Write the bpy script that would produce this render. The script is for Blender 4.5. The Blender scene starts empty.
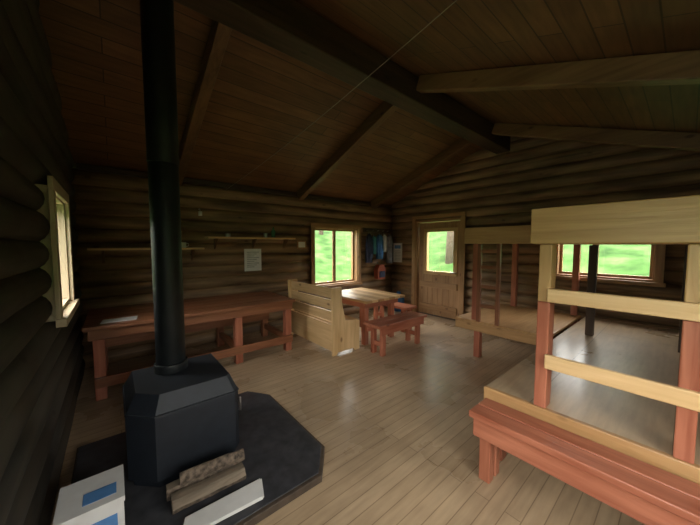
import bpy, bmesh, math, random
from mathutils import Vector, Matrix
random.seed(7)
S=bpy.context.scene
YA,XB,XN,YC=4.63,5.21,-0.345,-0.95
YR,ZR,SL=2.10,3.39,0.37
def roof(y): return ZR-SL*abs(y-YR)

# ---------------- materials ----------------
def newmat(name):
    m=bpy.data.materials.new(name); m.use_nodes=True
    nt=m.node_tree; b=nt.nodes['Principled BSDF']; return m,nt,b
def plain(name,col,rough=.6,metal=0.0,noise=0.0,scale=14):
    m,nt,b=newmat(name)
    b.inputs['Base Color'].default_value=(*col,1); b.inputs['Roughness'].default_value=rough; b.inputs['Metallic'].default_value=metal
    tc=nt.nodes.new('ShaderNodeTexCoord'); n=nt.nodes.new('ShaderNodeTexNoise'); n.inputs['Scale'].default_value=scale; n.inputs['Detail'].default_value=5
    nt.links.new(tc.outputs['Object'],n.inputs['Vector'])
    r=nt.nodes.new('ShaderNodeValToRGB'); r.color_ramp.elements[0].position=.3; r.color_ramp.elements[1].position=.7
    r.color_ramp.elements[0].color=(*[c*(1-noise) for c in col],1); r.color_ramp.elements[1].color=(*[min(1,c*(1+noise)) for c in col],1)
    nt.links.new(n.outputs['Fac'],r.inputs['Fac']); nt.links.new(r.outputs['Color'],b.inputs['Base Color'])
    return m
def wood(name,dark,light,axis,rough=.5,scale=9,bump=.15,knots=True,big=1.0):
    m,nt,b=newmat(name); L=nt.links
    tc=nt.nodes.new('ShaderNodeTexCoord'); mp=nt.nodes.new('ShaderNodeMapping')
    sc=[1,1,1]; sc[axis]=.07; mp.inputs['Scale'].default_value=sc
    L.new(tc.outputs['Object'],mp.inputs['Vector'])
    n=nt.nodes.new('ShaderNodeTexNoise'); n.inputs['Scale'].default_value=scale*3; n.inputs['Detail'].default_value=7; n.inputs['Distortion'].default_value=.6
    L.new(mp.outputs['Vector'],n.inputs['Vector'])
    mp2=nt.nodes.new('ShaderNodeMapping'); sc2=[1,1,1]; sc2[axis]=.25; mp2.inputs['Scale'].default_value=sc2
    L.new(tc.outputs['Object'],mp2.inputs['Vector'])
    n2=nt.nodes.new('ShaderNodeTexNoise'); n2.inputs['Scale'].default_value=4.5*big; n2.inputs['Detail'].default_value=3
    L.new(mp2.outputs['Vector'],n2.inputs['Vector'])
    mix=nt.nodes.new('ShaderNodeMath'); mix.operation='ADD'
    h1=nt.nodes.new('ShaderNodeMath'); h1.operation='MULTIPLY'; h1.inputs[1].default_value=.5
    h2=nt.nodes.new('ShaderNodeMath'); h2.operation='MULTIPLY'; h2.inputs[1].default_value=.5
    L.new(n.outputs['Fac'],h1.inputs[0]); L.new(n2.outputs['Fac'],h2.inputs[0]); L.new(h1.outputs[0],mix.inputs[0]); L.new(h2.outputs[0],mix.inputs[1])
    r=nt.nodes.new('ShaderNodeValToRGB'); r.color_ramp.elements[0].position=.36; r.color_ramp.elements[1].position=.64
    r.color_ramp.elements[0].color=(*dark,1); r.color_ramp.elements[1].color=(*light,1)
    L.new(mix.outputs[0],r.inputs['Fac'])
    out=r.outputs['Color']
    if knots:
        v=nt.nodes.new('ShaderNodeTexVoronoi'); v.inputs['Scale'].default_value=3.2
        mp3=nt.nodes.new('ShaderNodeMapping'); sc3=[1.6]*3; sc3[axis]=.8; mp3.inputs['Scale'].default_value=sc3
        L.new(tc.outputs['Object'],mp3.inputs['Vector']); L.new(mp3.outputs['Vector'],v.inputs['Vector'])
        kr=nt.nodes.new('ShaderNodeValToRGB'); kr.color_ramp.elements[0].position=.05; kr.color_ramp.elements[1].position=.12
        kr.color_ramp.elements[0].color=(.45,.38,.34,1); kr.color_ramp.elements[1].color=(1,1,1,1)
        L.new(v.outputs['Distance'],kr.inputs['Fac'])
        mx=nt.nodes.new('ShaderNodeMix'); mx.data_type='RGBA'; mx.blend_type='MULTIPLY'; mx.inputs[0].default_value=1
        L.new(out,mx.inputs[6]); L.new(kr.outputs['Color'],mx.inputs[7]); out=mx.outputs[2]
    L.new(out,b.inputs['Base Color'])
    b.inputs['Roughness'].default_value=rough
    bp=nt.nodes.new('ShaderNodeBump'); bp.inputs['Strength'].default_value=bump; bp.inputs['Distance'].default_value=.02
    L.new(n.outputs['Fac'],bp.inputs['Height']); L.new(bp.outputs['Normal'],b.inputs['Normal'])
    return m
def fam(name,dark,light,**k): return [wood(f'{name}_{a}',dark,light,i,**k) for i,a in enumerate('xyz')]
def boards(name,dark,light,along,width,rough,length=2.6,gap=.006,gapcol=(.03,.02,.012),bump=.25,g0=.72):
    m,nt,b=newmat(name); L=nt.links
    tc=nt.nodes.new('ShaderNodeTexCoord'); mp=nt.nodes.new('ShaderNodeMapping')
    if along==1: mp.inputs['Rotation'].default_value=(0,0,math.pi/2)
    L.new(tc.outputs['Object'],mp.inputs['Vector'])
    br=nt.nodes.new('ShaderNodeTexBrick'); br.inputs['Scale'].default_value=1; br.inputs['Brick Width'].default_value=length; br.inputs['Row Height'].default_value=width
    br.inputs['Mortar Size'].default_value=gap; br.inputs['Mortar Smooth'].default_value=.3; br.inputs['Bias'].default_value=0
    br.offset=.37; br.inputs['Color1'].default_value=(*dark,1); br.inputs['Color2'].default_value=(*light,1); br.inputs['Mortar'].default_value=(*gapcol,1)
    L.new(mp.outputs['Vector'],br.inputs['Vector'])
    mp2=nt.nodes.new('ShaderNodeMapping'); mp2.inputs['Scale'].default_value=(.12,1,1) if along==0 else (1,.12,1)
    L.new(tc.outputs['Object'],mp2.inputs['Vector'])
    n=nt.nodes.new('ShaderNodeTexNoise'); n.inputs['Scale'].default_value=28; n.inputs['Detail'].default_value=7; L.new(mp2.outputs['Vector'],n.inputs['Vector'])
    r=nt.nodes.new('ShaderNodeValToRGB'); r.color_ramp.elements[0].position=.3; r.color_ramp.elements[1].position=.7
    r.color_ramp.elements[0].color=(g0,g0*.98,g0*.96,1); r.color_ramp.elements[1].color=(1.1,1.1,1.08,1); L.new(n.outputs['Fac'],r.inputs['Fac'])
    n3=nt.nodes.new('ShaderNodeTexNoise'); n3.inputs['Scale'].default_value=1.6; n3.inputs['Detail'].default_value=6; L.new(tc.outputs['Object'],n3.inputs['Vector'])
    r3=nt.nodes.new('ShaderNodeValToRGB'); r3.color_ramp.elements[0].position=.35; r3.color_ramp.elements[1].position=.65
    r3.color_ramp.elements[0].color=(.78,.75,.72,1); r3.color_ramp.elements[1].color=(1.1,1.08,1.05,1); L.new(n3.outputs['Fac'],r3.inputs['Fac'])
    mx=nt.nodes.new('ShaderNodeMix'); mx.data_type='RGBA'; mx.blend_type='MULTIPLY'; mx.inputs[0].default_value=1
    L.new(br.outputs['Color'],mx.inputs[6]); L.new(r.outputs['Color'],mx.inputs[7])
    mx2=nt.nodes.new('ShaderNodeMix'); mx2.data_type='RGBA'; mx2.blend_type='MULTIPLY'; mx2.inputs[0].default_value=1
    L.new(mx.outputs[2],mx2.inputs[6]); L.new(r3.outputs['Color'],mx2.inputs[7])
    L.new(mx2.outputs[2],b.inputs['Base Color'])
    rr=nt.nodes.new('ShaderNodeMapRange'); rr.inputs[3].default_value=rough-.08; rr.inputs[4].default_value=rough+.12; L.new(n3.outputs['Fac'],rr.inputs[0]); L.new(rr.outputs[0],b.inputs['Roughness'])
    bp=nt.nodes.new('ShaderNodeBump'); bp.inputs['Strength'].default_value=bump; bp.inputs['Distance'].default_value=.01
    L.new(br.outputs['Fac'],bp.inputs['Height']); bp.invert=True; L.new(bp.outputs['Normal'],b.inputs['Normal'])
    return m

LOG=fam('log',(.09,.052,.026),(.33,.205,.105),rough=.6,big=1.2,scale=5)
LOGN=fam('shaded_log',(.018,.015,.010),(.07,.056,.038),rough=.7,big=1.2,scale=5)  # darker, greyer log copy; the near gable wall's shade is put into its colour
RED=fam('red_stain',(.27,.075,.038),(.50,.19,.11),rough=.36)
BRN=fam('brown_stain',(.17,.06,.028),(.34,.14,.065),rough=.38)
PALE=fam('pale_pine',(.44,.26,.10),(.62,.40,.175),rough=.42)
LITE=fam('light_pine',(.60,.38,.17),(.80,.56,.29),rough=.42)
MID=fam('pine',(.38,.205,.08),(.56,.34,.15),rough=.42)
DARK=fam('dark_beam',(.03,.018,.010),(.075,.043,.024),rough=.6)
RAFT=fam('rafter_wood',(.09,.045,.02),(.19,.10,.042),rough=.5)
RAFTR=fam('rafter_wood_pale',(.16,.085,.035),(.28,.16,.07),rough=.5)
TRIM=fam('trim_wood',(.26,.135,.055),(.42,.24,.11),rough=.5)
PFRAME=fam('pale_frame',(.40,.31,.20),(.55,.45,.31),rough=.5)
CHINK=plain('chinking',(.035,.022,.012),.9,noise=.4)
FLOOR=boards('floor_boards',(.46,.345,.225),(.53,.405,.27),0,.085,.27,gap=.003,gapcol=(.28,.20,.125),bump=.05,g0=.86)
DECK=boards('deck_boards',(.46,.35,.23),(.52,.40,.27),0,.60,.28,gap=.003,gapcol=(.22,.16,.10),bump=.08,g0=.86)
CEIL=boards('ceiling_boards',(.15,.073,.030),(.21,.105,.044),0,.14,.55,length=3.5,gap=.005,gapcol=(.06,.03,.014),bump=.15)
STOVE=plain('stove_iron',(.012,.016,.023),.55,.2,.2)
PIPE=plain('flue_black',(.012,.015,.017),.5,.3,.2)
HEARTH=plain('hearth_slate',(.045,.046,.052),.4,0,.35)
STONE_E=plain('hearth_edge',(.07,.05,.035),.6,0,.3)
WHITE=plain('paper_white',(.72,.72,.70),.7,0,.05)
BLUEP=plain('label_blue',(.10,.26,.55),.6,0,.1)
GREYP=plain('print_grey',(.35,.36,.37),.7,0,.2)
BARK=plain('bark',(.12,.09,.065),.9,0,.75,40)
NAVY=plain('navy_cloth',(.02,.03,.07),.8,0,.3)
BLUE=plain('blue_cloth',(.04,.14,.34),.75,0,.25)
TEAL=plain('teal_cloth',(.06,.25,.28),.75,0,.25)
GREY=plain('grey_cloth',(.16,.17,.19),.8,0,.3)
ORNG=plain('red_cloth',(.32,.07,.03),.7,0,.2)
METAL=plain('steel',(.4,.4,.4),.3,1,.1)
GREEN=plain('bottle_green',(.05,.15,.08),.25,0,.1)
WIRE=plain('cord',(.25,.22,.18),.7,0,.1)
m,nt,b=newmat('window_glass'); nt.nodes.remove(b)
o=nt.nodes['Material Output']; t=nt.nodes.new('ShaderNodeBsdfTransparent'); g=nt.nodes.new('ShaderNodeBsdfGlossy'); g.inputs['Roughness'].default_value=.05
mixs=nt.nodes.new('ShaderNodeMixShader'); mixs.inputs[0].default_value=.06
nt.links.new(t.outputs[0],mixs.inputs[1]); nt.links.new(g.outputs[0],mixs.inputs[2]); nt.links.new(mixs.outputs[0],o.inputs['Surface']); GLASS=m

# ---------------- builder ----------------
class B:
    def __init__(s,name,bevel=.005):
        s.name=name; s.bm=bmesh.new(); s.mats=[]; s.bevel=bevel
    def mi(s,mat):
        if mat not in s.mats: s.mats.append(mat)
        return s.mats.index(mat)
    def mesh(s,vs,fs,mat,smooth=False):
        i=s.mi(mat); v=[s.bm.verts.new(p) for p in vs]
        for f in fs:
            try:
                fc=s.bm.faces.new([v[k] for k in f]); fc.material_index=i; fc.smooth=smooth
            except ValueError: pass
        return v
    def box(s,x0,x1,y0,y1,z0,z1,mat):
        x0,x1=sorted((x0,x1)); y0,y1=sorted((y0,y1)); z0,z1=sorted((z0,z1))
        if isinstance(mat,list):
            d=[x1-x0,y1-y0,z1-z0]; mat=mat[d.index(max(d))]
        vs=[(x,y,z) for z in (z0,z1) for x,y in ((x0,y0),(x1,y0),(x1,y1),(x0,y1))]
        s.mesh(vs,[(3,2,1,0),(4,5,6,7),(0,1,5,4),(1,2,6,5),(2,3,7,6),(3,0,4,7)],mat)
    def prism(s,poly,z0,z1,mat,mat2=None):
        n=len(poly); vs=[(x,y,z0) for x,y in poly]+[(x,y,z1) for x,y in poly]
        s.mesh(vs,[tuple(range(n))[::-1],tuple(range(n,2*n))]+[(i,(i+1)%n,n+(i+1)%n,n+i) for i in range(n)],mat)
    def frust(s,p0,z0,p1,z1,mat):
        n=len(p0); vs=[(x,y,z0) for x,y in p0]+[(x,y,z1) for x,y in p1]
        s.mesh(vs,[tuple(range(n))[::-1],tuple(range(n,2*n))]+[(i,(i+1)%n,n+(i+1)%n,n+i) for i in range(n)],mat)
    def extr(s,pts,d,mat):
        n=len(pts); d=Vector(d); vs=[Vector(p) for p in pts]+[Vector(p)+d for p in pts]
        s.mesh(vs,[tuple(range(n))[::-1],tuple(range(n,2*n))]+[(i,(i+1)%n,n+(i+1)%n,n+i) for i in range(n)],mat)
    def beam(s,p0,p1,w,h,mat,up=(0,0,1)):
        p0=Vector(p0);p1=Vector(p1);d=(p1-p0).normalized(); sd=d.cross(Vector(up)).normalized(); u=sd.cross(d)
        if isinstance(mat,list):
            a=[abs(c) for c in d]; mat=mat[a.index(max(a))]
        c=[-sd*w/2-u*h/2,sd*w/2-u*h/2,sd*w/2+u*h/2,-sd*w/2+u*h/2]
        vs=[p0+k for k in c]+[p1+k for k in c]
        s.mesh(vs,[(3,2,1,0),(4,5,6,7),(0,1,5,4),(1,2,6,5),(2,3,7,6),(3,0,4,7)],mat)
    def tube(s,pts,rs,mat,seg=16,sx=1.0):
        rings=[]; pts=[Vector(p) for p in pts]
        i=s.mi(mat)
        for k,p in enumerate(pts):
            d=(pts[min(k+1,len(pts)-1)]-pts[max(k-1,0)]).normalized()
            a=Vector((0,0,1)) if abs(d.z)<.9 else Vector((1,0,0))
            u=d.cross(a).normalized(); w=u.cross(d)
            rings.append([s.bm.verts.new(p+(u*math.cos(t)*sx+w*math.sin(t))*rs[k]) for t in [2*math.pi*j/seg for j in range(seg)]])
        for a,bb in zip(rings,rings[1:]):
            for j in range(seg):
                f=s.bm.faces.new((a[j],a[(j+1)%seg],bb[(j+1)%seg],bb[j])); f.smooth=True; f.material_index=i
        for rg in (rings[0][::-1],rings[-1]):
            f=s.bm.faces.new(rg); f.material_index=i
    def cyl(s,p0,p1,r,mat,seg=16): s.tube([p0,p1],[r,r],mat,seg)
    def wbox(s,w,a0,a1,d0,d1,z0,z1,mat):
        if w=='A': s.box(a0,a1,YA+d0,YA+d1,z0,z1,mat)
        if w=='B': s.box(XB+d0,XB+d1,a0,a1,z0,z1,mat)
        if w=='N': s.box(XN-d0,XN-d1,a0,a1,z0,z1,mat)
        if w=='C': s.box(a0,a1,YC-d0,YC-d1,z0,z1,mat)
    def done(s,parent=None):
        bmesh.ops.recalc_face_normals(s.bm,faces=s.bm.faces)
        me=bpy.data.meshes.new(s.name); s.bm.to_mesh(me); s.bm.free()
        for mm in s.mats: me.materials.append(mm)
        ob=bpy.data.objects.new(s.name,me); S.collection.objects.link(ob)
        if parent: ob.parent=parent
        if s.bevel:
            md=ob.modifiers.new('bevel','BEVEL'); md.width=s.bevel; md.segments=2; md.limit_method='ANGLE'; md.angle_limit=math.radians(50)
        return ob

# ---------------- room shell ----------------
P=.17
def wallpt(w,a,d,z):
    return {'A':(a,YA+d,z),'B':(XB+d,a,z),'N':(XN-d,a,z),'C':(a,YC-d,z)}[w]
def logwall(name,w,a0,a1,ztop,opens,gable=False):
    bd=B(name,0); k=0
    while True:
        z=P*(k+.5)
        if z>ztop: break
        s0,s1=a0,a1
        if gable:
            half=(ZR+.10-z)/SL
            s0=max(a0,YR-half); s1=min(a1,YR+half)
            if s1-s0<.1: break
        segs=[(s0,s1)]
        for (o0,o1,oz0,oz1) in opens:
            if oz0-.01<z<oz1+.01:
                ns=[]
                for (p,q) in segs:
                    if o1<=p or o0>=q: ns.append((p,q)); continue
                    if o0>p: ns.append((p,o0))
                    if o1<q: ns.append((o1,q))
                segs=ns
        r=.104+random.uniform(-.005,.005)
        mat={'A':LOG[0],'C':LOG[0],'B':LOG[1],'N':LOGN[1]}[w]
        for (p,q) in segs:
            n=max(2,int((q-p)/.5)+1)
            pts=[wallpt(w,p+(q-p)*i/(n-1),.060+random.uniform(-.005,.005),z) for i in range(n)]
            bd.tube(pts,[r+random.uniform(-.004,.004) for _ in pts],mat,18)
            bd.wbox(w,p,q,.055,.15,z-P/2,z+P/2,CHINK)
        k+=1
    return bd.done()
oA=[(2.92,4.08,.68,1.87)]
oB=[(2.78,3.90,0,2.04),(.22,1.30,1.02,1.87)]
oN=[(2.55,3.30,1.02,1.87),(-.75,.55,1.02,1.87)]
oC=[(-.1,1.5,.85,1.87)]
logwall('wall_eave','A',XN-.1,XB+.1,2.42,oA)
logwall('wall_gable_far','B',YC-.1,YA+.1,3.5,oB,True)
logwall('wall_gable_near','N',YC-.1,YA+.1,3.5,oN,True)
logwall('wall_bunk_side','C',XN-.1,XB+.1,2.25,oC)
f=B('floor',0); f.box(XN-.3,XB+.3,YC-.3,YA+.3,-.12,0,FLOOR); f.done()
c=B('ceiling',0)
for sgn,ye in ((1,YA+.5),(-1,YC-.5)):
    ze=ZR-SL*abs(ye-YR)
    c.extr([(XN-.4,YR,ZR),(XN-.4,ye,ze),(XN-.4,ye,ze+.08),(XN-.4,YR,ZR+.08)],(XB-XN+.8,0,0),CEIL)
c.done()
rb=B('trim_ridge_beam',.012); rb.box(XN+.02,XB-.05,YR-.12,YR+.11,3.07,3.34,DARK); rb.done()
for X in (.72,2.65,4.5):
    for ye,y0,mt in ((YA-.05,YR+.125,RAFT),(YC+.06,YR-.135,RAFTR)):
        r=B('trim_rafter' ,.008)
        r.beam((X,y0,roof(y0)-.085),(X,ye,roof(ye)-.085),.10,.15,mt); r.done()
tp=B('trim_wall_plate',.008); tp.box(XN+.06,XB-.06,YA-.045,YA+.02,2.38,2.45,DARK); tp.done()

def window(name,w,a0,a1,z0,z1,mull,mat=TRIM,glass=True,wid=.07):
    b=B(name,.004)
    t=.045
    b.wbox(w,a0,a1,-.06,.14,z0,z0+t,mat); b.wbox(w,a0,a1,-.06,.14,z1-t,z1,mat)
    b.wbox(w,a0,a0+t,-.06,.14,z0+t,z1-t,mat); b.wbox(w,a1-t,a1,-.06,.14,z0+t,z1-t,mat)
    b.wbox(w,a0-wid+.02,a1+wid-.02,-.085,-.06,z1-.03,z1+wid-.02,mat); b.wbox(w,a0-wid,a1+wid,-.11,-.06,z0-.03,z0+.02,mat)
    b.wbox(w,a0-wid+.02,a0+.03,-.085,-.06,z0+.02,z1-.03,mat); b.wbox(w,a1-.03,a1+wid-.02,-.085,-.06,z0+.02,z1-.03,mat)
    ss=.035
    edges=[a0+t]+mull+[a1-t]
    for i in range(len(edges)-1):
        p,q=edges[i],edges[i+1]
        b.wbox(w,p,q,.04,.075,z0+t,z0+t+ss,mat); b.wbox(w,p,q,.04,.075,z1-t-ss,z1-t,mat)
        b.wbox(w,p,p+ss,.04,.075,z0+t+ss,z1-t-ss,mat); b.wbox(w,q-ss,q,.04,.075,z0+t+ss,z1-t-ss,mat)
        if glass: b.wbox(w,p+ss,q-ss,.055,.06,z0+t+ss,z1-t-ss,GLASS)
    b.done()
window('window_1','A',2.92,4.08,.68,1.87,[3.50])
window('window_2','B',.22,1.30,1.02,1.87,[.84])
window('window_3','N',2.55,3.30,1.02,1.87,[],PFRAME)
window('window_4','N',-.75,.55,1.02,1.87,[])
window('window_5','C',-.1,1.5,.85,1.87,[.7])

# door
d=B('door_1',.004)
W='B'
d.wbox(W,2.78,2.84,-.06,.14,0,2.04,TRIM); d.wbox(W,3.84,3.90,-.06,.14,0,2.04,TRIM); d.wbox(W,2.84,3.84,-.06,.14,1.99,2.04,TRIM)
d.wbox(W,2.72,2.81,-.085,-.06,0,2.06,TRIM); d.wbox(W,3.87,3.96,-.085,-.06,0,2.06,TRIM); d.wbox(W,2.72,3.96,-.085,-.06,2.06,2.13,TRIM)
g0,g1,gz0,gz1=2.96,3.64,.93,1.80
n=8
for i in range(n):
    p=2.85+i*(.98/n); q=p+.98/n-.002
    if q<=g0+.02 or p>=g1-.02: d.wbox(W,p,q,0,.045,.005,1.98,TRIM)
    else:
        d.wbox(W,p,q,0,.045,.005,gz0,TRIM); d.wbox(W,p,q,0,.045,gz1,1.98,TRIM)
d.wbox(W,2.841,3.839,.046,.06,.003,gz0,TRIM)
d.wbox(W,2.80,3.88,-.05,.14,.001,.018,DARK)
for a,bq,z0,z1 in ((g0-.05,g1+.05,gz1-.02,gz1+.05),(g0-.05,g1+.05,gz0-.05,gz0+.02),(g0-.05,g0+.03,gz0+.02,gz1-.02),(g1-.03,g1+.05,gz0+.02,gz1-.02)):
    d.wbox(W,a,bq,-.02,.05,z0,z1,PALE)
d.wbox(W,g0+.03,g1-.03,.02,.026,gz0+.02,gz1-.02,GLASS)
d.wbox(W,2.9,3.78,-.025,0,.12,.24,TRIM); d.wbox(W,2.9,3.78,-.025,0,.6,.72,TRIM)
d.cyl((XB-.06,2.92,.95),(XB,2.92,.95),.012,METAL); d.cyl((XB-.065,2.91,.95),(XB-.065,3.02,.95),.012,METAL)
d.done()

# ---------------- stove & hearth ----------------
h=B('hearth_pad',.008)
poly=[(-.25,1.42),(.96,1.42),(1.12,1.62),(1.12,2.55),(.98,2.75),(-.25,2.75)]
h.prism(poly,0.001,.05,STONE_E)
ins=[(-.24,1.44),(.95,1.44),(1.10,1.63),(1.10,2.54),(.97,2.735),(-.24,2.735)]
h.prism(ins,.051,.06,HEARTH)
h.done()
s=B('wood_stove',.014)
z0=.061
base=[(.02,2.06),(.15,1.93),(.60,1.93),(.63,1.96),(.63,2.52),(.02,2.52)]
def inset(poly,k):
    cx=sum(p[0] for p in poly)/len(poly); cy=sum(p[1] for p in poly)/len(poly)
    return [(cx+(x-cx)*k,cy+(y-cy)*k) for x,y in poly]
s.prism(inset(base,.92),z0,z0+.05,STOVE)
s.prism(base,z0+.05,.50,STOVE)
s.prism(inset(base,1.015),.50,.512,STOVE)
s.frust(inset(base,.99),.512,inset(base,.84),.62,STOVE)
s.box(.632,.650,2.05,2.46,.20,.46,STOVE); s.box(.650,.656,2.10,2.41,.25,.42,PIPE)
s.cyl((.68,2.08,.28),(.68,2.08,.38),.010,METAL); s.cyl((.65,2.08,.33),(.68,2.08,.33),.007,METAL)
px,py=.29,2.325
s.cyl((px,py,.62),(px,py,.68),.103,PIPE,28)
s.cyl((px,py,.68),(px,py,2.1),.090,PIPE,28)
s.cyl((px,py,2.05),(px,py,roof(py)-.045),.094,PIPE,28)
s.done()
fl=B('firewood_log',.002)
def splitlog(b,p0,p1,r,rot,bark,face,seed):
    rnd=random.Random(seed)
    p0=Vector(p0);p1=Vector(p1);dd=(p1-p0).normalized(); sd=dd.cross(Vector((0,0,1))).normalized(); u=sd.cross(dd)
    prof=[]
    for j in range(11):
        a=math.pi+math.pi*1.15*j/10-.2; prof.append((r*math.cos(a),r*math.sin(a)))
    prof+=[(r*.55,r*.45),(r*.15,r*.62),(-r*.4,r*.5)]
    cr,sr=math.cos(rot),math.sin(rot); n=len(prof); K=9; vs=[]
    for k in range(K):
        c=p0.lerp(p1,k/(K-1))+Vector((0,0,rnd.uniform(-.003,.003)))+sd*rnd.uniform(-.004,.004)
        for (x,y) in prof:
            x*=rnd.uniform(.90,1.06); y*=rnd.uniform(.90,1.06)
            vs.append(c+sd*(x*cr-y*sr)+u*(x*sr+y*cr))
    def quads(js): return [(k*n+j,k*n+(j+1)%n,(k+1)*n+(j+1)%n,(k+1)*n+j) for k in range(K-1) for j in js]
    b.mesh(vs,quads(range(0,10)),bark)
    b.mesh(vs,quads(range(10,n))+[tuple(range(n))[::-1],tuple(range((K-1)*n,K*n))],face)
GREYW=fam('weathered_wood',(.13,.10,.07),(.30,.24,.17),rough=.8,scale=16)
splitlog(fl,(.18,1.83,.118),(.54,1.80,.118),.053,.4,BARK,GREYW[0],1)
splitlog(fl,(.19,1.715,.114),(.57,1.70,.114),.050,-.35,BARK,GREYW[0],2)
splitlog(fl,(.24,1.775,.196),(.58,1.735,.20),.042,.9,BARK,GREYW[0],3)
fl.done()
nw=B('folded_newspaper',.002)
for i,(dz,o) in enumerate(((0,0),(.007,.006),(.014,-.004))):
    nw.extr([(.20+o,1.51,.063+dz),(.60+o,1.48,.063+dz),(.64+o,1.61,.063+dz),(.24+o,1.62,.063+dz)],(0,0,.006),WHITE)
nw.done()
cb=B('cardboard_box',.003)
cb.box(-.235,-.005,1.66,1.90,.061,.295,WHITE)
cb.box(-.24,0,1.655,1.905,.295,.32,WHITE)
cb.box(-.21,-.03,1.656,1.659,.16,.25,BLUEP); cb.box(-.15,-.03,1.70,1.78,.321,.3225,BLUEP)
cb.box(-.18,-.06,1.652,1.6555,.19,.202,WHITE); cb.box(-.18,-.09,1.652,1.6555,.215,.225,WHITE)
cb.done()

# ---------------- counter along eave wall ----------------
c=B('work_counter',.006)
cx0,cx1,cy0,cy1,cz=-.24,1.95,3.52,4.54,.74
for i in range(5):
    w=(cy1-cy0)/5; c.box(cx0,cx1,cy0+i*w,cy0+(i+1)*w-.005,cz-.04,cz,BRN)
c.box(cx0+.03,cx1-.03,cy0+.03,cy0+.065,cz-.14,cz-.041,BRN)
c.box(cx0+.03,cx1-.03,cy1-.06,cy1-.025,cz-.14,cz-.041,BRN)
for X in (cx0+.06,.45,1.14,cx1-.12):
    c.box(X,X+.09,cy0+.066,cy0+.155,.001,cz-.041,RED); c.box(X,X+.09,cy1-.15,cy1-.061,.001,cz-.041,BRN)
    c.box(X+.02,X+.07,cy0+.156,cy1-.151,.14,.22,BRN)
c.box(cx0+.06,cx1-.03,cy0+.03,cy0+.065,.13,.23,BRN)
c.box(cx0+.06,cx1-.03,cy1-.20,cy1-.165,.30,.42,BRN)
c.done()
pp=B('paper_sheet',0); pp.extr([(-.12,3.60,.742),(.16,3.58,.742),(.18,3.76,.742),(-.10,3.78,.742)],(0,0,.003),WHITE); pp.done()
for nm,X0,X1,z in (('wall_shelf',-.22,1.0,1.44),('wall_shelf',1.05,2.45,1.60)):
    b=B(nm,.004); b.box(X0,X1,YA-.24,YA-.045,z,z+.025,LITE)
    for X in (X0+.12,(X0+X1)/2,X1-.14):
        b.extr([(X,YA-.05,z-.001),(X,YA-.21,z-.001),(X,YA-.05,z-.16)],(.025,0,0),RAFT[1])
    b.done()
b=B('bottle',.0); b.tube([(2.08,YA-.15,1.626),(2.08,YA-.15,1.73),(2.08,YA-.15,1.76),(2.08,YA-.15,1.80)],[.035,.035,.014,.013],GREEN,14); b.done()
b=B('tin_can',.002); b.cyl((1.95,YA-.14,1.626),(1.95,YA-.14,1.70),.035,METAL); b.done()
b=B('tin_can',.002); b.cyl((1.35,YA-.14,1.626),(1.35,YA-.14,1.68),.04,METAL); b.done()
b=B('enamel_mug',.002); b.cyl((.75,YA-.14,1.466),(.75,YA-.14,1.54),.04,WHITE); b.tube([(.79,YA-.14,1.53),(.82,YA-.14,1.52),(.82,YA-.14,1.49),(.79,YA-.14,1.48)],[.006]*4,WHITE,8); b.done()
b=B('wall_notice',0); b.box(1.62,1.90,YA-.062,YA-.055,1.08,1.44,WHITE)
for i in range(9): b.box(1.66,1.86-.04*(i%3),YA-.064,YA-.0622,1.38-i*.03,1.392-i*.03,GREYP)
b.done()
b=B('framed_picture',.002); b.box(2.58,2.76,YA-.07,YA-.055,1.44,1.58,TRIM); b.box(2.60,2.74,YA-.073,YA-.0702,1.46,1.56,WHITE); b.done()
b=B('wall_lantern_hook',.0); b.tube([(.98,YA-.05,2.02),(.98,YA-.12,2.02),(.98,YA-.14,1.98)],[.006]*3,METAL,8); b.cyl((.98,YA-.14,1.92),(.98,YA-.14,1.98),.025,WHITE); b.done()

# ---------------- settle, table, bench ----------------
s=B('settle_bench',.006)
X0,X1=2.22,2.70
prof=[(X0,0.001),(X0+.06,.001),(X0+.09,.035),(X1-.12,.035),(X1-.09,.001),(X1,.001),(X1,.42),(X0+.22,.46),(X0+.16,.70),(X0+.15,.93),(X0-.02,.93),(X0,.42)]
for y in (3.0,4.20):
    s.extr([(x,y,z) for x,z in prof],(0,.035,0),LITE[2])
s.box(X0+.08,X1-.005,3.036,4.199,.40,.435,LITE)
for z in (.46,.62,.78):
    s.box(X0+.03,X0+.055,3.036,4.199,z,z+.135,LITE)
s.box(X0+.02,X0+.045,3.036,4.199,.05,.42,LITE)
s.done()
t=B('dining_table',.006)
tx0,tx1,ty0,ty1,tz=2.74,3.60,2.90,3.95,.70
nb=7; w=(tx1-tx0)/nb
for i in range(nb): t.box(tx0+i*w,tx0+(i+1)*w-.004,ty0,ty1,tz-.04,tz,(LITE if i%2 else MID)[1])
t.box(tx0+.06,tx1-.06,ty0+.10,ty0+.135,tz-.13,tz-.041,RED); t.box(tx0+.06,tx1-.06,ty1-.135,ty1-.10,tz-.13,tz-.041,RED)
t.box(tx0+.06,tx0+.095,ty0+.14,ty1-.14,tz-.13,tz-.041,RED); t.box(tx1-.095,tx1-.06,ty0+.14,ty1-.14,tz-.13,tz-.041,RED)
for X in (tx0+.1,tx1-.18):
    for Y in (ty0+.14,ty1-.22): t.box(X,X+.08,Y,Y+.08,.001,tz-.042,RED)
t.box(tx0+.12,tx1-.12,ty0+.16,ty0+.2,.2,.28,RED)
t.done()
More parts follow.
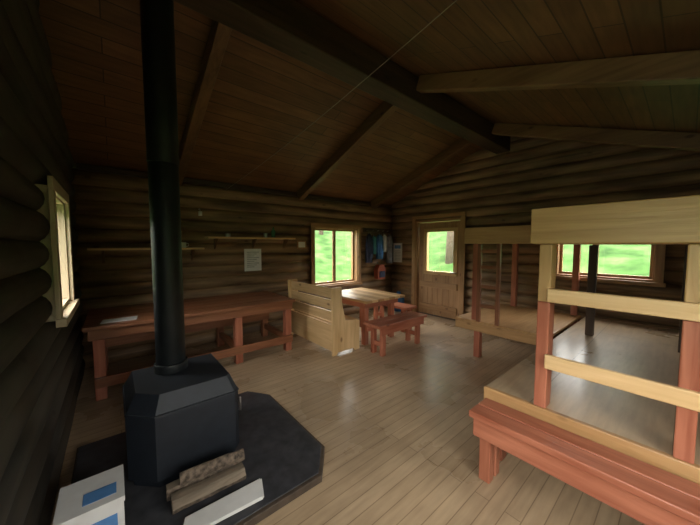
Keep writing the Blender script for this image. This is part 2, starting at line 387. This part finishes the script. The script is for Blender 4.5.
def bench(name,x0,x1,y0,y1,z,mat=RED):
    b=B(name,.005)
    w=(y1-y0)/2
    b.box(x0,x1,y0,y0+w-.003,z-.04,z,mat); b.box(x0,x1,y0+w+.003,y1,z-.04,z,mat)
    b.box(x0+.05,x1-.05,y0+.02,y0+.045,z-.14,z-.041,mat); b.box(x0+.05,x1-.05,y1-.045,y1-.02,z-.14,z-.041,mat)
    for X in (x0+.10,x1-.18):
        b.box(X,X+.07,y0+.046,y0+.1,.001,z-.041,mat); b.box(X,X+.07,y1-.1,y1-.046,.001,z-.041,mat); b.box(X+.02,X+.05,y0+.1,y1-.1,.12,.18,mat)
    return b.done()
bench('red_bench',2.62,3.66,2.52,2.84,.44)
b=B('red_stool',.005); 
b.box(3.75,4.05,3.0,3.9,.40,.44,RED)
for Y in (3.08,3.75): b.box(3.78,3.85,Y,Y+.06,.001,.399,RED); b.box(3.95,4.02,Y,Y+.06,.001,.399,RED); b.box(3.80,4.0,Y+.01,Y+.05,.14,.2,RED)
b.done()

# ---------------- hanging clothes and tools ----------------
def jacket(name,x,y,ztop,h,wd,mat,sleeves=True,dp=.07):
    b=B(name,0); seg=18
    prof=[(0,.30,.5),(.04,.55,.6),(.10,.95,.9),(.25,.9,1.0),(.5,.85,1.1),(.8,1.0,1.15),(1.0,1.05,1.0)]
    rings=[]
    for t_,kx,ky in prof:
        ring=[]
        for j in range(seg):
            a=2*math.pi*j/seg; wob=1+.10*math.sin(5*a+t_*4)
            ring.append((x+math.cos(a)*wd*.5*kx*wob, y+math.sin(a)*dp*ky*wob, ztop-h*t_))
        rings.append(ring)
    vs=[p for r in rings for p in r]; n=len(rings)
    fs=[(i*seg+j,i*seg+(j+1)%seg,(i+1)*seg+(j+1)%seg,(i+1)*seg+j) for i in range(n-1) for j in range(seg)]
    fs+= [tuple(range(seg))[::-1],tuple(range((n-1)*seg,n*seg))]
    b.mesh(vs,fs,mat,True)
    if sleeves:
        for sg in (-1,1):
            b.tube([(x+sg*wd*.36,y,ztop-h*.10),(x+sg*wd*.44,y-.01,ztop-h*.35),(x+sg*wd*.45,y-.02,ztop-h*.62),(x+sg*wd*.42,y-.02,ztop-h*.82)],[.03,.035,.03,.028],mat,12)
    b.tube([(x,y,ztop-.02),(x,y+.02,ztop+.03)],[.008,.008],METAL,8)
    return b.done()
jacket('hanging_jacket',4.30,YA-.15,1.74,.62,.15,NAVY)
jacket('hanging_towel',4.46,YA-.15,1.70,.40,.09,TEAL,False,.05)
jacket('hanging_jacket',4.63,YA-.15,1.74,.55,.15,BLUE)
jacket('hanging_towel',4.79,YA-.15,1.74,.40,.08,WHITE,False,.05)
jacket('hanging_jacket',4.95,YA-.155,1.74,.66,.15,GREY)
b=B('day_pack',.012)
b.extr([(4.52,YA-.10,.74),(4.74,YA-.10,.74),(4.76,YA-.10,.94),(4.70,YA-.10,1.06),(4.56,YA-.10,1.06),(4.50,YA-.10,.94)],(0,-.13,0),ORNG); b.box(4.55,4.71,YA-.26,YA-.231,.78,.92,NAVY)
b.tube([(4.63,YA-.12,1.05),(4.63,YA-.10,1.10),(4.63,YA-.06,1.12)],[.008]*3,NAVY,8); b.done()
b=B('coat_rack',.004); b.box(4.22,5.06,YA-.075,YA-.046,1.79,1.88,DARK)
for X in (4.30,4.46,4.63,4.79,4.95): b.cyl((X,YA-.076,1.82),(X,YA-.13,1.83),.01,METAL,8)
b.done()
b=B('wall_clipboard',.002); b.box(XB-.062,XB-.05,4.26,4.52,1.10,1.55,WHITE); b.box(XB-.065,XB-.0622,4.30,4.48,1.42,1.50,BLUEP)
for i in range(7): b.box(XB-.065,XB-.0622,4.30,4.47,1.36-i*.035,1.37-i*.035,GREYP)
b.done()
b=B('water_jug',.004); b.tube([(5.0,4.22,.001),(5.0,4.22,.32),(5.0,4.22,.38),(5.0,4.22,.44)],[.13,.13,.05,.045],BLUE,20); b.done()

# ---------------- bunks ----------------
n=B('bunk_bed',.006)
FX=1.97; y0,y1=YC+.08,.88; XE=5.08
n.box(FX+.035,XE,y0,y1,.47,.50,DECK)
n.box(FX,FX+.034,y0,y1,.36,.505,MID); n.box(FX+.035,3.62,y1-.034,y1,.34,.469,MID)
for X in (FX+.04,3.0,4.0,XE-.1):
    for Y in (y0+.02,y1-.12): n.box(X,X+.085,Y,Y+.085,.001,.469,RED)
for Y in (.545,-.03,-.62):
    n.box(FX+.006,FX+.105,Y-.035,Y+.03,.506,1.16,RED); n.box(FX+.006,FX+.105,Y-.035,Y+.03,1.161,1.505,PALE)
for Y in (.66,-.02,-.62): n.box(4.0,4.07,Y-.035,Y+.035,.501,1.50,DARK)
n.box(FX-.022,FX+.005,y0,.52,1.165,1.245,LITE); n.box(FX-.022,FX+.005,y0,.52,.765,.85,LITE)
n.box(FX+.036,4.07,y0,.62,1.506,1.53,MID); n.box(FX,FX+.034,y0,.625,1.51,1.72,PALE)
n.box(FX+.036,4.07,.586,.62,1.535,1.70,PALE)
n.done()
q=B('bunk_bed',.006)
GX=3.65; a0,a1=.93,2.05
q.box(GX,5.08,a0,a1,.465,.50,MID); q.box(GX+.03,5.08,a1-.03,a1,.36,.464,MID); q.box(GX,GX+.03,a0,a1,.36,.464,MID)
for X in (GX+.035,4.95):
    for Y in (a0+.02,1.72): q.box(X,X+.08,Y,Y+.08,.001,.464,RED)
for X in (GX+.036,5.0):
    for Y in (1.0,1.80): q.box(X,X+.075,Y-.035,Y+.04,.501,1.52,RED)
q.box(GX,GX+.034,.635,1.94,1.52,1.73,PALE); q.box(GX+.035,5.08,.93,1.93,1.521,1.55,MID)
q.box(GX+.035,5.08,1.935,1.965,1.52,1.68,PALE)
q.done()
ld=B('bunk_ladder',.005)
for Y in (1.48,1.715): ld.box(GX-.045,GX-.003,Y-.022,Y+.022,.502,1.515,BRN)
for z in (.70,.95,1.20,1.40): ld.box(GX-.04,GX-.01,1.503,1.692,z,z+.045,BRN)
ld.done()
bb=B('bunk_step_bench',.006)
bx0,bx1,by0,by1,bz=1.70,1.94,YC+.1,.85,.45
bb.box(bx0,bx0+.12,by0,by1,bz-.04,bz,RED); bb.box(bx0+.125,bx1,by0,by1,bz-.04,bz,RED)
bb.box(bx0+.02,bx0+.05,by0,by1-.02,bz-.16,bz-.041,RED); bb.box(bx1-.04,bx1-.01,by0,by1-.02,bz-.15,bz-.041,RED)
for Y in (.73,-.1,-.75): 
    bb.box(bx0+.051,bx0+.11,Y,Y+.07,.001,bz-.041,RED); bb.box(bx1-.10,bx1-.041,Y,Y+.07,.001,bz-.041,RED)
bb.done()

w=B('clothes_line',0)
p0=Vector((1.35,YA-.06,2.33)); p1=Vector((1.57,.84,roof(.84)-.01))
pts=[p0.lerp(p1,i/10)-Vector((0,0,.05*math.sin(math.pi*i/10))) for i in range(11)]
w.tube(pts,[.0028]*11,WIRE,6); w.done()

# ---------------- outdoors ----------------
def foliage(name,cols,scale):
    m,nt,b=newmat(name); tc=nt.nodes.new('ShaderNodeTexCoord'); n=nt.nodes.new('ShaderNodeTexNoise'); n.inputs['Scale'].default_value=scale; n.inputs['Detail'].default_value=8
    nt.links.new(tc.outputs['Object'],n.inputs['Vector']); r=nt.nodes.new('ShaderNodeValToRGB'); e=r.color_ramp.elements
    e[0].position=.32; e[0].color=(*cols[0],1); e[1].position=.68; e[1].color=(*cols[2],1); x=e.new(.5); x.color=(*cols[1],1)
    nt.links.new(n.outputs['Fac'],r.inputs['Fac']); nt.links.new(r.outputs['Color'],b.inputs['Base Color']); b.inputs['Roughness'].default_value=1.0
    b.inputs['Specular IOR Level'].default_value=0.1
    return m
GR=foliage('grass',((.020,.052,.012),(.040,.092,.022),(.080,.125,.045)),1.6)
LV=foliage('leaves',((.012,.032,.010),(.03,.065,.02),(.07,.10,.042)),3)
gm=B('ground_lawn',0)
N=48; vs=[]; 
for i in range(N+1):
    for j in range(N+1):
        x=-30+70*i/N; y=-30+70*j/N
        dx=max(0,x-XB-1.5,XN-1.5-x); dy=max(0,y-YA-1.5,YC-1.5-y); dd=math.hypot(dx,dy)
        vs.append((x,y,-.4+min(5,dd*.30)+ (.15*math.sin(x*1.3)*math.cos(y*1.1) if dd>0 else 0)))
gm.mesh(vs,[(i*(N+1)+j,(i+1)*(N+1)+j,(i+1)*(N+1)+j+1,i*(N+1)+j+1) for i in range(N) for j in range(N)],GR,True)
gm.done()
def tree(x,y,z,h,r):
    t=B('tree',0); t.tube([(x,y,z),(x+.05,y,z+h*.5),(x,y+.1,z+h)],[r,r*.7,r*.3],BARK,10)
    for i in range(9):
        a=random.random()*6.28; cx,cy,cz=x+math.cos(a)*h*.18*random.random(),y+math.sin(a)*h*.18*random.random(),z+h*(.5+.06*i)
        rr=h*.16*random.uniform(.7,1.1); seg=10
        vs=[];K=7
        for u in range(K):
            ph=math.pi*(u+.5)/K
            for v in range(seg):
                q_=rr*random.uniform(.8,1.15); vs.append((cx+q_*math.sin(ph)*math.cos(v*6.283/seg),cy+q_*math.sin(ph)*math.sin(v*6.283/seg),cz+q_*math.cos(ph)))
        t.mesh(vs,[(u*seg+v,u*seg+(v+1)%seg,(u+1)*seg+(v+1)%seg,(u+1)*seg+v) for u in range(K-1) for v in range(seg)],LV)
    t.done()
tree(10.5,6.2,.7,5,.18); tree(12,5.0,1.2,6,.2); tree(9.5,14,1.6,5,.15); tree(13.5,1,1.2,5,.15)

# ---------------- light ----------------
wd=bpy.data.worlds.new('World'); S.world=wd; wd.use_nodes=True
bg=wd.node_tree.nodes['Background']; bg.inputs[0].default_value=(1.0,.985,.92,1); bg.inputs[1].default_value=15
def area(name,loc,rot,sx,sy,power,col=(1,1,1),portal=False):
    l=bpy.data.lights.new(name,'AREA'); l.shape='RECTANGLE'; l.size=sx; l.size_y=sy; l.energy=power; l.color=col
    o=bpy.data.objects.new(name,l); o.location=loc; o.rotation_euler=rot; S.collection.objects.link(o)
    if portal: l.cycles.is_portal=True
    return o
H=math.pi/2
area('portal_1',(3.5,YA+.16,1.27),(-H,0,0),1.1,1.1,1,portal=True)
area('portal_2',(XB+.16,.76,1.44),(0,H,0),.8,1.0,1,portal=True)
area('portal_3',(XB+.16,3.34,1.36),(0,H,0),.85,.6,1,portal=True)
area('portal_4',(XN-.16,2.92,1.44),(0,-H,0),.8,.7,1,portal=True)
area('portal_5',(XN-.16,-.1,1.44),(0,-H,0),.8,1.2,1,portal=True)
area('portal_6',(.7,YC-.16,1.36),(H,0,0),1.5,.95,1,portal=True)
area('window_daylight',(XN+.10,-.1,1.44),(0,-H+math.radians(38),0),.7,1.2,11,(1,.97,.9))
S.view_settings.view_transform='Standard'

# ---------------- camera ----------------
cd=bpy.data.cameras.new('Camera'); cd.sensor_width=36; cd.lens=283/700*36; cd.clip_start=.03
co=bpy.data.objects.new('Camera',cd); co.location=(0,0,1.5); co.rotation_euler=(math.radians(86.5),0,math.radians(-40)); S.collection.objects.link(co); S.camera=co
